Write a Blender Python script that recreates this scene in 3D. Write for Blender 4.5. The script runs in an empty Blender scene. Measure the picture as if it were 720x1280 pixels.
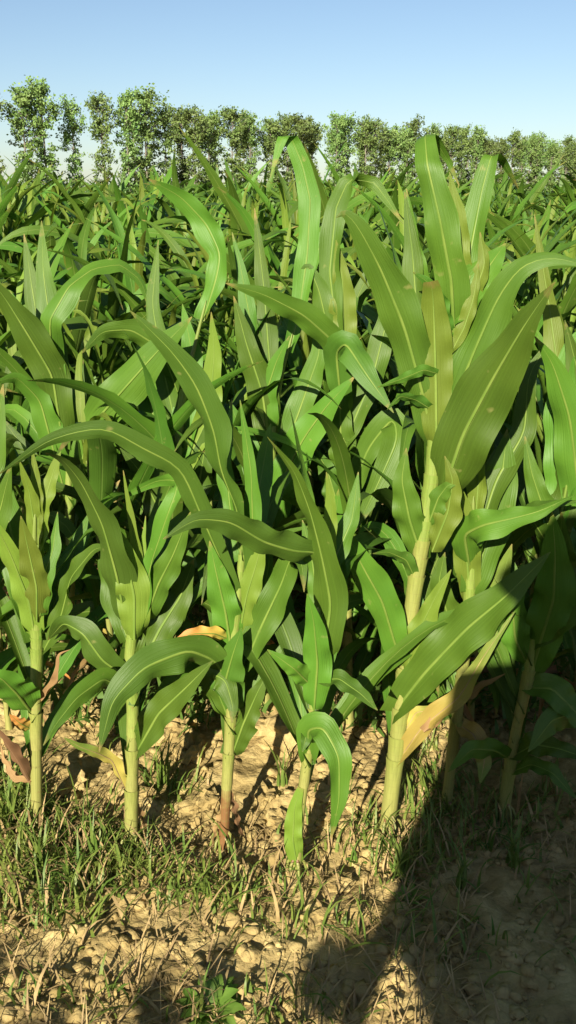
import bpy, math, random
import numpy as np
from mathutils import Vector, noise

R = math.radians
rng = random.Random(7)
scene = bpy.context.scene
C = scene.collection

# ------------------------------------------------------------------ camera
CAM_H = 1.35
PITCH = R(18.7)
FPX = 1155.0                      # focal length in pixels of the 720 x 1280 photograph
cd = bpy.data.cameras.new('camera'); cam = bpy.data.objects.new('camera', cd); C.objects.link(cam)
cam.location = (0, 0, CAM_H); cam.rotation_euler = (R(90) - PITCH, 0, 0)
cd.sensor_fit = 'VERTICAL'; cd.sensor_height = 24.0; cd.lens = 24.0 * FPX / 1280.0
cd.clip_start = 0.02; cd.clip_end = 6000
scene.camera = cam
# ------------------------------------------------------------------ sky, sun, exposure
SUN_EL, SUN_AZ = R(25), R(16)     # sun stands behind the photographer, a little to one side
w = bpy.data.worlds.new('World'); scene.world = w; w.use_nodes = True
nt = w.node_tree; bg = nt.nodes['Background']
sk = nt.nodes.new('ShaderNodeTexSky'); sk.sky_type = 'NISHITA'; sk.sun_disc = False
sk.sun_elevation = SUN_EL; sk.sun_rotation = math.pi + SUN_AZ
sk.air_density = 0.9; sk.dust_density = 0.65; sk.ozone_density = 1.9
nt.links.new(sk.outputs[0], bg.inputs[0]); bg.inputs[1].default_value = 0.05
ld = bpy.data.lights.new('sun', 'SUN'); sun = bpy.data.objects.new('sun', ld); C.objects.link(sun)
ld.energy = 5.0; ld.angle = R(0.5); ld.color = (1.0, 0.91, 0.73)
SUND = Vector((math.sin(SUN_AZ) * math.cos(SUN_EL), math.cos(SUN_AZ) * math.cos(SUN_EL), -math.sin(SUN_EL)))
sun.rotation_euler = SUND.to_track_quat('-Z', 'Y').to_euler(); sun.location = (-3, -8, 6)
vs = scene.view_settings
vs.view_transform = 'Standard'; vs.look = 'None'; vs.gamma = 1; vs.use_curve_mapping = False
vs.exposure = 1.30
scene.cycles.max_bounces = 6; scene.cycles.transparent_max_bounces = 6

# ------------------------------------------------------------------ helpers
FWD = np.array([0, math.cos(PITCH), -math.sin(PITCH)]); UPV = np.array([0, math.sin(PITCH), math.cos(PITCH)])
CAMP = np.array([0, 0, CAM_H])
def ray(px, py):
    return np.array([1., 0, 0]) * (px - 360) / FPX + UPV * (640 - py) / FPX + FWD
def at(px, py, Y):                 # point seen at that pixel, at ground distance Y
    r = ray(px, py); return CAMP + r * (Y / r[1])
def ground_at(px, py, z=0.0):
    r = ray(px, py); return CAMP + r * ((z - CAM_H) / r[2])

def tag(o, label=None, cat=None, group=None, kind=None):
    if label: o['label'] = label
    if cat: o['category'] = cat
    if group: o['group'] = group
    if kind: o['kind'] = kind
    return o
def empty(name, loc=(0, 0, 0), rz=0, s=1):
    o = bpy.data.objects.new(name, None); C.objects.link(o); o.location = loc; o.rotation_euler = (0, 0, rz)
    o.scale = (s, s, s); o.empty_display_size = 0.05; return o
def mesh(name, v, f, mat, uv=None, smooth=True):
    me = bpy.data.meshes.new(name); me.from_pydata([tuple(p) for p in v], [], [tuple(q) for q in f])
    me.materials.append(mat)
    if smooth: me.polygons.foreach_set('use_smooth', [True] * len(me.polygons))
    if uv is not None:
        l = me.uv_layers.new(name='UVMap'); idx = np.empty(len(me.loops), dtype=np.int32)
        me.loops.foreach_get('vertex_index', idx)
        l.data.foreach_set('uv', np.asarray(uv, dtype=np.float32)[idx].ravel())
    me.update(); return me
def bigmesh(name, v, f, mat, uv=None, smooth=True):     # numpy arrays, quads only
    v = np.asarray(v, dtype=np.float32); f = np.asarray(f, dtype=np.int32)
    me = bpy.data.meshes.new(name); me.vertices.add(len(v)); me.vertices.foreach_set('co', v.ravel())
    k = f.shape[1]
    me.loops.add(f.size); me.loops.foreach_set('vertex_index', f.ravel())
    me.polygons.add(len(f)); me.polygons.foreach_set('loop_start', np.arange(0, f.size, k, dtype=np.int32))
    me.update(calc_edges=True)
    if smooth: me.polygons.foreach_set('use_smooth', np.ones(len(f), dtype=bool))
    if uv is not None:
        l = me.uv_layers.new(name='UVMap'); l.data.foreach_set('uv', np.asarray(uv, dtype=np.float32)[f.ravel()].ravel())
    me.materials.append(mat); me.update(); return me
def obj(name, me, parent=None):
    o = bpy.data.objects.new(name, me); C.objects.link(o)
    if parent: o.parent = parent
    return o

# ------------------------------------------------------------------ materials
class N:
    def __init__(s, name):
        s.m = bpy.data.materials.new(name); s.m.use_nodes = True; s.t = s.m.node_tree; s.n = s.t.nodes; s.n.clear()
        s.out = s.n.new('ShaderNodeOutputMaterial')
    def a(s, typ, **kw):
        x = s.n.new(typ)
        for k, v in kw.items():
            if k.startswith('i_'):
                key = k[2:]; key = int(key) if key.isdigit() else key.replace('_', ' ')
                x.inputs[key].default_value = v
            else: setattr(x, k, v)
        return x
    def l(s, a, b): s.t.links.new(a, b)
    def math(s, op, a, b=None, clamp=False):
        x = s.n.new('ShaderNodeMath'); x.operation = op; x.use_clamp = clamp
        for i, q in enumerate((a, b)):
            if q is None: continue
            if isinstance(q, (int, float)): x.inputs[i].default_value = q
            else: s.l(q, x.inputs[i])
        return x.outputs[0]
    def mix(s, f, a, b, typ='MIX'):
        x = s.n.new('ShaderNodeMix'); x.data_type = 'RGBA'; x.blend_type = typ
        for i, q in ((0, f), (6, a), (7, b)):
            if isinstance(q, (int, float)): x.inputs[i].default_value = q
            elif isinstance(q, tuple): x.inputs[i].default_value = (*q, 1)
            else: s.l(q, x.inputs[i])
        return x.outputs[2]
    def noise(s, scale, detail=3, vec=None, rough=0.55):
        x = s.a('ShaderNodeTexNoise'); x.inputs['Scale'].default_value = scale; x.inputs['Detail'].default_value = detail
        x.inputs['Roughness'].default_value = rough
        if vec is not None: s.l(vec, x.inputs['Vector'])
        return x.outputs[0]
    def ramp(s, f, stops):
        x = s.a('ShaderNodeValToRGB'); e = x.color_ramp.elements
        while len(e) < len(stops): e.new(0.5)
        for q, (p, c) in zip(e, stops): q.position = p; q.color = (*c, 1)
        s.l(f, x.inputs[0]); return x.outputs[0]

def leaf_mat(name, cA, cB, rib, transl=0.20, rough=0.52, dry=None, detail=True, trans_tint=(1.15, 1.25, 0.55)):
    s = N(name)
    uv = s.a('ShaderNodeUVMap'); sep = s.a('ShaderNodeSeparateXYZ'); s.l(uv.outputs[0], sep.inputs[0])
    U, V = sep.outputs[0], sep.outputs[1]
    oi = s.a('ShaderNodeObjectInfo'); tc = s.a('ShaderNodeTexCoord')
    nz = s.noise(7.0, 3, tc.outputs['Object'])
    col = s.mix(s.math('MULTIPLY', nz, 0.9), cA, cB)
    hs = s.a('ShaderNodeHueSaturation'); s.l(col, hs.inputs['Color'])
    s.l(s.math('ADD', s.math('MULTIPLY', oi.outputs['Random'], 0.030), 0.484), hs.inputs['Hue'])
    s.l(s.math('ADD', s.math('MULTIPLY', oi.outputs['Random'], 0.60), 0.66), hs.inputs['Value'])
    col = hs.outputs['Color']
    au = s.math('ABSOLUTE', s.math('SUBTRACT', U, 0.5))
    height = None
    if detail:
        # long fine veins
        cmb = s.a('ShaderNodeCombineXYZ'); s.l(s.math('MULTIPLY', U, 30.0), cmb.inputs[0]); s.l(s.math('MULTIPLY', V, 1.6), cmb.inputs[1])
        s.l(s.math('MULTIPLY', oi.outputs['Random'], 37.0), cmb.inputs[2])
        vein = s.noise(1.0, 2, cmb.outputs[0])
        vf = s.math('MULTIPLY', s.math('SUBTRACT', vein, 0.42), 1.1, clamp=True)
        col = s.mix(s.math('MULTIPLY', vf, 0.30), col, tuple(min(1, c * 1.4) for c in cB))
        height = vein
        # small blemishes with their own shape
        bl = s.noise(38.0, 2, tc.outputs['Object']); bm = s.math('MULTIPLY', s.math('SUBTRACT', bl, 0.70), 9.0, clamp=True)
        col = s.mix(s.math('MULTIPLY', bm, 0.5), col, (0.26, 0.24, 0.08))
    tipm = s.math('MULTIPLY', s.math('SUBTRACT', s.math('ADD', V, s.math('MULTIPLY', s.math('SUBTRACT', s.noise(26.0, 3, tc.outputs['Object']), 0.5), 0.30)), 0.955), 14.0, clamp=True)
    col = s.mix(s.math('MULTIPLY', tipm, 0.75), col, (0.30, 0.20, 0.07))
    wid = s.math('ADD', s.math('MULTIPLY', s.math('SUBTRACT', 1.0, V), 0.040), 0.016)
    ribm = s.math('SUBTRACT', 1.0, s.math('DIVIDE', au, wid), clamp=True)
    ribm = s.math('POWER', ribm, 0.6)
    col = s.mix(s.math('MULTIPLY', ribm, 0.45), col, rib)
    if dry is not None:                       # dry = (colour, start, end) along the blade
        dc, d0, d1 = dry
        t = s.math('ADD', V, s.math('MULTIPLY', s.math('SUBTRACT', nz, 0.5), 0.5))
        mr = s.a('ShaderNodeMapRange'); s.l(t, mr.inputs[0]); mr.inputs[1].default_value = d0; mr.inputs[2].default_value = d1
        col = s.mix(mr.outputs[0], col, dc)
    p = s.a('ShaderNodeBsdfPrincipled'); s.l(col, p.inputs['Base Color']); p.inputs['Roughness'].default_value = rough
    p.inputs['Specular IOR Level'].default_value = 0.35
    tr = s.a('ShaderNodeBsdfTranslucent'); s.l(s.mix(1.0, col, trans_tint, 'MULTIPLY'), tr.inputs[0])
    if height is not None:
        b = s.a('ShaderNodeBump'); b.inputs['Strength'].default_value = 0.35; b.inputs['Distance'].default_value = 0.004
        s.l(s.math('ADD', height, s.math('MULTIPLY', ribm, -0.8)), b.inputs['Height']); s.l(b.outputs[0], p.inputs['Normal'])
    mx = s.a('ShaderNodeMixShader'); mx.inputs[0].default_value = transl
    s.l(p.outputs[0], mx.inputs[1]); s.l(tr.outputs[0], mx.inputs[2]); s.l(mx.outputs[0], s.out.inputs[0])
    return s.m

GA, GB, RIB = (0.042, 0.108, 0.010), (0.096, 0.182, 0.016), (0.25, 0.31, 0.075)
M = {}
M['leaf'] = leaf_mat('corn_leaf_green', GA, GB, RIB)
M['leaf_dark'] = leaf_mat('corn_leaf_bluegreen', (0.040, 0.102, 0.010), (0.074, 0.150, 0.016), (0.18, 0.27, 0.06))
M['leaf_pale'] = leaf_mat('corn_leaf_young', (0.120, 0.190, 0.020), (0.175, 0.245, 0.032), (0.30, 0.35, 0.10), transl=0.35)
M['leaf_yellow'] = leaf_mat('corn_leaf_yellowing', (0.38, 0.31, 0.075), (0.30, 0.23, 0.05), (0.42, 0.36, 0.12), dry=((0.13, 0.19, 0.03), 0.45, 0.8))
M['leaf_orange'] = leaf_mat('corn_leaf_dying', (0.30, 0.30, 0.05), (0.40, 0.34, 0.06), (0.5, 0.4, 0.15), dry=((0.52, 0.22, 0.06), 0.1, 0.75))
M['leaf_dead'] = leaf_mat('corn_leaf_dead', (0.30, 0.18, 0.075), (0.18, 0.105, 0.045), (0.36, 0.24, 0.13), transl=0.15, rough=0.7, trans_tint=(1, .8, .5))
M['leaf_far'] = leaf_mat('corn_leaf_field', (0.036, 0.092, 0.010), (0.085, 0.160, 0.016), RIB, detail=False)

def stalk_mat(name, low, high, red=None):
    s = N(name)
    uv = s.a('ShaderNodeUVMap'); sep = s.a('ShaderNodeSeparateXYZ'); s.l(uv.outputs[0], sep.inputs[0])
    tc = s.a('ShaderNodeTexCoord'); nz = s.noise(22, 3, tc.outputs['Object'])
    t = s.math('ADD', sep.outputs[1], s.math('MULTIPLY', s.math('SUBTRACT', nz, 0.5), 0.25))
    st = [(0.0, low), (0.55, tuple((a + b) / 2 for a, b in zip(low, high))), (1.0, high)]
    if red: st = [(0.0, red), (0.17, red), (0.24, low)] + st[1:]
    col = s.ramp(t, st)
    cmb = s.a('ShaderNodeCombineXYZ'); s.l(s.math('MULTIPLY', sep.outputs[0], 26), cmb.inputs[0]); s.l(s.math('MULTIPLY', sep.outputs[1], 3), cmb.inputs[1])
    sn = s.noise(1.0, 2, cmb.outputs[0])
    col = s.mix(s.math('MULTIPLY', s.math('SUBTRACT', sn, 0.4), 1.4, clamp=True), col, tuple(c * 0.55 for c in high))
    nd = s.math('FRACT', s.math('MULTIPLY', sep.outputs[1], 9.0)); nm = s.math('SUBTRACT', 1.0, s.math('MULTIPLY', s.math('ABSOLUTE', s.math('SUBTRACT', nd, 0.035)), 22.0), clamp=True)
    col = s.mix(s.math('MULTIPLY', nm, 0.40), col, (0.15, 0.12, 0.04))
    spots = s.math('MULTIPLY', s.math('SUBTRACT', s.noise(60, 2, tc.outputs['Object']), 0.66), 8, clamp=True)
    col = s.mix(s.math('MULTIPLY', spots, 0.6), col, (0.20, 0.13, 0.05))
    p = s.a('ShaderNodeBsdfPrincipled'); s.l(col, p.inputs['Base Color']); p.inputs['Roughness'].default_value = 0.5
    b = s.a('ShaderNodeBump'); b.inputs['Strength'].default_value = 0.3; b.inputs['Distance'].default_value = 0.003
    s.l(sn, b.inputs['Height']); s.l(b.outputs[0], p.inputs['Normal'])
    s.l(p.outputs[0], s.out.inputs[0]); return s.m
M['stalk'] = stalk_mat('corn_stalk', (0.25, 0.24, 0.072), (0.14, 0.19, 0.033))
M['stalk_red'] = stalk_mat('corn_stalk_reddened', (0.25, 0.22, 0.07), (0.13, 0.19, 0.03), red=(0.17, 0.075, 0.03))

M['sheath_pale'] = stalk_mat('corn_sheath_old', (0.24, 0.235, 0.068), (0.20, 0.225, 0.05))
M['sheath'] = stalk_mat('corn_sheath', (0.22, 0.255, 0.060), (0.15, 0.215, 0.034))
def soil_mat(name):
    s = N(name); tc = s.a('ShaderNodeTexCoord'); v = tc.outputs['Object']
    big, mid, fine = s.noise(1.3, 4, v), s.noise(11, 5, v, 0.65), s.noise(95, 4, v, 0.7)
    col = s.ramp(mid, [(0.28, (0.16, 0.118, 0.044)), (0.5, (0.33, 0.252, 0.102)), (0.72, (0.50, 0.40, 0.18))])
    col = s.mix(s.math('MULTIPLY', fine, 0.5), col, (0.23, 0.16, 0.072))
    col = s.mix(s.math('MULTIPLY', s.math('SUBTRACT', big, 0.45), 1.6, clamp=True), col, (0.43, 0.33, 0.15))
    vo = s.a('ShaderNodeTexVoronoi'); vo.inputs['Scale'].default_value = 48; s.l(v, vo.inputs['Vector'])
    p = s.a('ShaderNodeBsdfPrincipled'); s.l(col, p.inputs['Base Color']); p.inputs['Roughness'].default_value = 0.95
    p.inputs['Specular IOR Level'].default_value = 0.1
    h = s.math('ADD', s.math('ADD', mid, s.math('MULTIPLY', fine, 0.35)), s.math('MULTIPLY', vo.outputs['Distance'], -0.5))
    b = s.a('ShaderNodeBump'); b.inputs['Strength'].default_value = 0.9; b.inputs['Distance'].default_value = 0.012
    s.l(h, b.inputs['Height']); s.l(b.outputs[0], p.inputs['Normal']); s.l(p.outputs[0], s.out.inputs[0]); return s.m
M['soil'] = soil_mat('dry_soil')

def simple(name, c1, c2, scale=8, rough=0.7, transl=0.0, vary=0.0, spec=0.3):
    s = N(name); tc = s.a('ShaderNodeTexCoord'); nz = s.noise(scale, 3, tc.outputs['Object'])
    mr = s.a('ShaderNodeMapRange'); mr.inputs[1].default_value = 0.35; mr.inputs[2].default_value = 0.65; s.l(nz, mr.inputs[0])
    col = s.mix(mr.outputs[0], c1, c2)
    if vary:
        oi = s.a('ShaderNodeObjectInfo'); hs = s.a('ShaderNodeHueSaturation'); s.l(col, hs.inputs['Color'])
        s.l(s.math('ADD', s.math('MULTIPLY', oi.outputs['Random'], vary), 1 - vary / 2), hs.inputs['Value'])
        s.l(s.math('ADD', s.math('MULTIPLY', oi.outputs['Random'], 0.03), 0.485), hs.inputs['Hue']); col = hs.outputs[0]
    p = s.a('ShaderNodeBsdfPrincipled'); s.l(col, p.inputs['Base Color']); p.inputs['Roughness'].default_value = rough
    p.inputs['Specular IOR Level'].default_value = spec
    if transl:
        tr = s.a('ShaderNodeBsdfTranslucent'); s.l(col, tr.inputs[0])
        mx = s.a('ShaderNodeMixShader'); mx.inputs[0].default_value = transl
        s.l(p.outputs[0], mx.inputs[1]); s.l(tr.outputs[0], mx.inputs[2]); s.l(mx.outputs[0], s.out.inputs[0])
    else: s.l(p.outputs[0], s.out.inputs[0])
    return s.m
M['grass'] = simple('grass_green', (0.075, 0.145, 0.022), (0.18, 0.22, 0.045), 14, 0.5, 0.25)
M['straw'] = simple('dry_straw', (0.40, 0.29, 0.13), (0.22, 0.15, 0.07), 25, 0.7, 0.1)
M['weed'] = simple('weed_leaf', (0.075, 0.150, 0.025), (0.12, 0.20, 0.04), 20, 0.5, 0.3)
M['poplar'] = simple('poplar_leaf', (0.100, 0.175, 0.046), (0.165, 0.235, 0.066), 0.55, 0.5, 0.2, vary=0.6)
M['midrib'] = simple('corn_midrib', (0.115, 0.190, 0.028), (0.165, 0.235, 0.042), 18, 0.5, 0.15)
M['weed_bright'] = simple('weed_leaf_sunlit', (0.11, 0.22, 0.03), (0.17, 0.28, 0.05), 20, 0.5, 0.3)  # lighter weed green, the sunlight on its leaves put into the colour
M['bark'] = simple('poplar_bark', (0.11, 0.095, 0.075), (0.20, 0.18, 0.15), 3, 0.9)
M['shrub'] = simple('shrub_leaf', (0.055, 0.095, 0.025), (0.10, 0.13, 0.04), 1.5, 0.55, 0.2)

# ------------------------------------------------------------------ ribbons (corn leaves, grass blades)
def catmull(P, n):
    P = np.asarray(P, float)
    if len(P) == 2: P = np.array([P[0], (P[0] + P[1]) / 2, P[1]])
    seg = np.r_[0, np.cumsum(np.linalg.norm(np.diff(P, axis=0), axis=1))]
    E = np.vstack([2 * P[0] - P[1], P, 2 * P[-1] - P[-2]]); out = []
    for s in np.linspace(0, seg[-1], n):
        i = min(max(np.searchsorted(seg, s, side='right') - 1, 0), len(P) - 2)
        t = (s - seg[i]) / max(seg[i + 1] - seg[i], 1e-9); a, b, c, d = E[i:i + 4]
        out.append(0.5 * (2 * b + (c - a) * t + (2 * a - 5 * b + 4 * c - d) * t * t + (3 * b - a - 3 * c + d) * t ** 3))
    return np.array(out)
def smooth_path(P, n, sm=0.06):
    P = np.asarray(P, float); seg = np.r_[0, np.cumsum(np.linalg.norm(np.diff(P, axis=0), axis=1))]; m = 160
    u = np.linspace(0, seg[-1], m); Q = np.stack([np.interp(u, seg, P[:, k]) for k in range(3)], 1)
    kw = max(1, int(sm * m)); ker = np.exp(-np.linspace(-2, 2, 4 * kw + 1) ** 2); ker /= ker.sum()
    E = np.vstack([2 * Q[0] - Q[2 * kw:0:-1], Q, 2 * Q[-1] - Q[-2:-2 * kw - 2:-1]])
    Q = np.stack([np.convolve(E[:, k], ker, 'valid') for k in range(3)], 1)
    return Q[np.linspace(0, m - 1, n).round().astype(int)]
def nrm(a): return a / np.maximum(np.linalg.norm(a, axis=-1, keepdims=True), 1e-9)
def tangents(Q):
    T = np.gradient(Q, axis=0); return nrm(T)
def profile(t, base=0.7, peak=0.38, tip=0.0):
    up = base + (1 - base) * np.sin(np.clip(t / peak, 0, 1) * np.pi / 2)
    x = np.clip((t - peak) / (1 - peak), 0, 1)
    dn = 0.72 * (1 - x ** 1.9) + 0.28 * (1 - x)
    return np.where(t < peak, up, tip + (1 - tip) * dn)
def ribbon(Q, S, wid, across=6, gutter=0.25, wave=0.10, r=rng, waves=4.0):
    n = len(Q); T = tangents(Q); S = nrm(S - T * (S * T).sum(1, keepdims=True)); Nn = nrm(np.cross(S, T))
    if Nn[:n // 2, 2].mean() < 0: Nn = -Nn
    t = np.linspace(0, 1, n); us = np.linspace(-1, 1, across + 1); v = []; uv = []
    p1, p2 = r.uniform(0, 6.28), r.uniform(0, 6.28); f1, f2 = waves * r.uniform(.8, 1.3), waves * r.uniform(.8, 1.3)
    g = gutter * (1.25 - 0.95 * t) + 0.75 * np.exp(-(t / .07) ** 2); env = np.sin(np.clip(t * 1.1, 0, 1) * np.pi) ** 0.7
    for u in us:
        ph, fr = (p1, f1) if u < 0 else (p2, f2)
        h = wid * (g * abs(u) ** 1.2 + wave * env * np.sin(fr * 6.28 * t + ph) * u * u)
        h = h + wid * env * .16 * (np.sin(9.1 * t + p2 + 1.3 * u) * u + .5 * np.sin(23 * t + p1 * 2 - 2.2 * u) * abs(u))
        v.append(Q + S * (wid * u * (1 + .05 * np.sin(17 * t + p1 + u)))[:, None] * (1 - 0.25 * g)[:, None] + Nn * h[:, None]); uv.append(np.c_[np.full(n, u / 2 + .5), t])
    v = np.stack(v, 1).reshape(-1, 3); uv = np.stack(uv, 1).reshape(-1, 2); k = across + 1
    i, j = np.meshgrid(np.arange(n - 1), np.arange(across), indexing='ij'); a = (i * k + j).ravel()
    return v, np.c_[a, a + 1, a + k + 1, a + k], uv

def tube(Q, rad, sides=10):
    Q = np.asarray(Q, float); n = len(Q); T = tangents(Q); X = nrm(np.cross(T, np.array([0, 1., 0.03]))); Y = np.cross(T, X)
    an = np.linspace(0, 2 * np.pi, sides + 1)
    v = (Q[:, None] + (X[:, None] * np.cos(an)[None, :, None] + Y[:, None] * np.sin(an)[None, :, None]) * np.asarray(rad)[:, None, None]).reshape(-1, 3)
    uv = np.stack([np.tile(an / 6.2832, (n, 1)), np.tile(np.linspace(0, 1, n)[:, None], (1, sides + 1))], -1).reshape(-1, 2)
    k = sides + 1; i, j = np.meshgrid(np.arange(n - 1), np.arange(sides), indexing='ij'); a = (i * k + j).ravel()
    return v, np.c_[a, a + 1, a + k + 1, a + k], uv
def stalk_mesh(path, r0, r1, nodes=9, mat='stalk', r=rng):
    n = 46; Q = catmull(path, n); t = np.linspace(0, 1, n); r0, r1 = r0 * .82, r1 * .82
    rad = r0 + (r1 - r0) * t; ph = (t * nodes) % 1.0
    rad = rad * (1 + 0.10 * ph - 0.03) + r0 * 0.07 * np.exp(-((ph - 0.03) / 0.05) ** 2)
    rad = rad * (1 + 0.35 * np.exp(-(t / 0.03) ** 2)); rad = rad * np.interp(t, [0, .72, 1], [1, 1, .35]); rad[-1] *= 0.2
    v, f, uv = tube(Q, rad, 12)
    return bigmesh('stalk', v, f, M[mat], uv)

# ------------------------------------------------------------------ the corn plants of the edge row, leaf by leaf
def hero(label, stalk, r0, r1, leaves, group, mat='stalk', Y=None, smat_nodes=9):
    b = ground_at(*stalk[0]); Y0 = b[1]
    root = empty('corn_plant', (b[0], Y0, 0)); tag(root, label, 'corn plant', group)
    org = np.array([b[0], Y0, 0.0])
    root['top'] = float(at(*stalk[-1], Y0)[0] - b[0])
    pts = [at(x, y, Y0) - org for x, y in stalk]; pts[0] = np.array([0, 0, -0.02]); 
    obj('stalk', stalk_mesh(pts, r0, r1, smat_nodes, mat), root)
    SQ = catmull(pts, 90); st_ = np.linspace(0, 1, 90); SR = .82 * (r0 + (r1 - r0) * st_) * np.interp(st_, [0, .72, 1], [1, 1, .35])
    if group == 'corn plants of the edge row':
        for k in range(6):
            az = k * 1.05 + rng.uniform(-.3, .3); c_, s__ = math.cos(az), math.sin(az); h0 = rng.uniform(.025, .05); re = r0 * rng.uniform(1.9, 2.6)
            v, f, uv = tube(np.array([[c_ * r0 * .7, s__ * r0 * .7, h0], [c_ * r0 * 1.4, s__ * r0 * 1.4, h0 * .75], [c_ * re, s__ * re, -.02]]), [.0035, .0032, .0022], 6)
            obj('brace_root', bigmesh('brace_root', v, f, M['stalk_red'], uv), root)
    for L in leaves:
        P2, wpx, d, a = L[0], L[1], L[2], L[3]; mt = L[4] if len(L) > 4 else 'leaf'; opt = L[5] if len(L) > 5 else {}
        m = len(P2); d = np.interp(np.linspace(0, 1, m), np.linspace(0, 1, len(d)), d)
        P = np.array([at(x, y, Y0 + dd) for (x, y), dd in zip(P2, d)])
        n = 36; Q = smooth_path(P, n, opt.get('sm', .055)); V = nrm(Q - CAMP); T = tangents(Q)
        Si = nrm(np.cross(T, V)); Vp = nrm(V - T * (V * T).sum(1, keepdims=True))
        aa = np.radians(np.interp(np.linspace(0, 1, n), np.linspace(0, 1, len(a)), a))[:, None]
        S = np.cos(aa) * Si + np.sin(aa) * Vp
        if opt.get('fix'):                      # a blade that creases over keeps its cross direction through the crease
            S = np.tile(S[:n // 3].mean(0), (n, 1)); S = nrm(S - T * (S * T).sum(1, keepdims=True))
        for i in range(1, n):
            if (S[i] * S[i - 1]).sum() < 0: S[i] = -S[i]
        t = np.linspace(0, 1, n); depth = ((Q - CAMP) @ FWD)
        wid = 0.5 * (1.0 if group == 'corn plants of the edge row' else .80) * wpx * depth.mean() / FPX * profile(t, opt.get('base', 0.60), opt.get('peak', 0.42), opt.get('tip', 0.0)) + 0.0008
        v, f, uv = ribbon(Q - org, S, wid, 6, opt.get('gutter', 0.25), opt.get('wave', 0.24), rng)
        lf = obj('leaf', bigmesh('leaf', v, f, M[mt], uv), root)
        if mt != 'leaf_dead':
            Nn = nrm(np.cross(S, T)); hw = np.clip(wid * .085, .0007, .0032) * np.interp(t, [0, .8, 1], [1.15, .6, .15]); an = np.linspace(0, 2 * np.pi, 7); q0 = Q - org
            v = (q0[:, None] + (S[:, None] * np.cos(an)[None, :, None] * hw[:, None, None] + Nn[:, None] * np.sin(an)[None, :, None] * hw[:, None, None] * .45)).reshape(-1, 3)
            i_, j_ = np.meshgrid(np.arange(n - 1), np.arange(6), indexing='ij'); a_ = (i_ * 7 + j_).ravel()
            obj('midrib', bigmesh('midrib', v, np.c_[a_, a_ + 1, a_ + 8, a_ + 7], M['midrib' if mt != 'leaf_yellow' else 'straw']), lf)
        kb = int(np.argmin(np.linalg.norm(SQ - (P[0] - org), axis=1)))
        if mt not in ('leaf_dead', 'leaf_orange') and 8 < kb < 80 and np.linalg.norm(SQ[kb] - (P[0] - org)) < .03:      # the sheath below the blade, wrapped round the stalk
            k0 = max(2, kb - rng.randrange(9, 14)); m_ = kb - k0 + 2; seg_ = SQ[k0:kb + 2]; u_ = np.linspace(0, 1, len(seg_))
            v, f, uv = tube(seg_, SR[k0:kb + 2] * (1.07 + .06 * u_ + .22 * u_ ** 6) + .0008, 12)
            obj('sheath', bigmesh('sheath', v, f, M['sheath_pale' if kb < 52 else 'sheath'], uv), root)
    return root

def lower_leaves(root, n, scale=.84, z=1.0):
    parts = PROTO[rng.randrange(12)][1:1 + n]
    e = rng.uniform(0, 6.28)
    for nme, me in parts:
        o_ = obj(nme, me, root); o_.rotation_euler = (0, 0, e); o_.scale = (scale, scale, scale * z)

def back_leaves(root, n):
    for k in range(n):
        nme, me = rng.choice(PROTO)[rng.randrange(3, 11)]
        co = np.array([v.co for v in me.vertices]); d = co[len(co) // 2:, :2].mean(0) - co[:4, :2].mean(0); a0 = math.atan2(d[1], d[0]); s_ = rng.uniform(.62, .8)
        o_ = obj(nme, me, root); o_.rotation_euler = (0, 0, R(rng.uniform(15, 165)) - a0); o_.scale = (s_, s_, s_)
        kz = co[:5, 2].mean() * s_; o_.location = root['top'] * min(1, kz / .8), 0, 0
G1 = 'corn plants of the edge row'
Z = (0,)
hero('corn plant with pale stalk and dead pinkish leaf at its foot',
     [(45, 1032), (45, 900), (46, 800), (42, 730), (44, 640)], 0.0165, 0.011, [
     ([(40, 892), (22, 868), (2, 848), (-30, 838)], 48, (0, -.10, -.12), (25, 20), 'leaf', {}),
     ([(46, 812), (36, 750), (12, 690), (-14, 640)], 36, (0, -.04, -.10), (15, 30), 'leaf_pale'),
     ([(44, 800), (28, 720), (8, 640), (-8, 560), (-6, 500)], 46, (0, .05, .10, .12), (10, 30, 50), 'leaf'),
     ([(46, 778), (46, 735), (36, 690), (26, 645)], 34, (-.02, -.05, -.08), (10, 20), 'leaf_pale'),
     ([(50, 770), (56, 715), (66, 690), (72, 640)], 26, (-.02, -.04, .02), (25, 45), 'leaf'),
     ([(48, 700), (42, 650), (36, 612), (24, 575)], 22, (0, 0, -.03), (20, 40), 'leaf_pale'),
     ([(50, 690), (52, 640), (62, 605), (76, 560)], 26, (0, .02), (35, 20), 'leaf_pale'),
     ([(48, 680), (47, 620), (44, 590), (40, 560)], 16, (0, .01), (20, 20), 'leaf_pale'),
     ([(54, 815), (76, 772), (88, 722), (118, 685), (140, 684)], 34, (0, -.02, -.05, -.1), (30, 60, 35), 'leaf'),
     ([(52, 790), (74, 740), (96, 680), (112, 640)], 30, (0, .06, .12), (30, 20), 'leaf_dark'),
     ([(40, 985), (24, 955), (8, 930), (-14, 900)], 20, (0, -.06, -.10), (20, 60), 'leaf_dead', {'wave': .22, 'gutter': .9}),
     ([(42, 972), (20, 968), (6, 946), (0, 928)], 14, (0, .04), (30, 70), 'leaf_dead', {'wave': .25, 'gutter': .9}),
     ([(40, 912), (26, 905), (12, 893)], 17, (0, -.03, -.05), (20, 40), 'leaf_orange'),
     ([(50, 880), (72, 850), (74, 818), (88, 812)], 12, (0, -.04, -.05), (40, 60), 'leaf_dead', {'wave': .25, 'gutter': .9}),
     ], G1)
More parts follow.
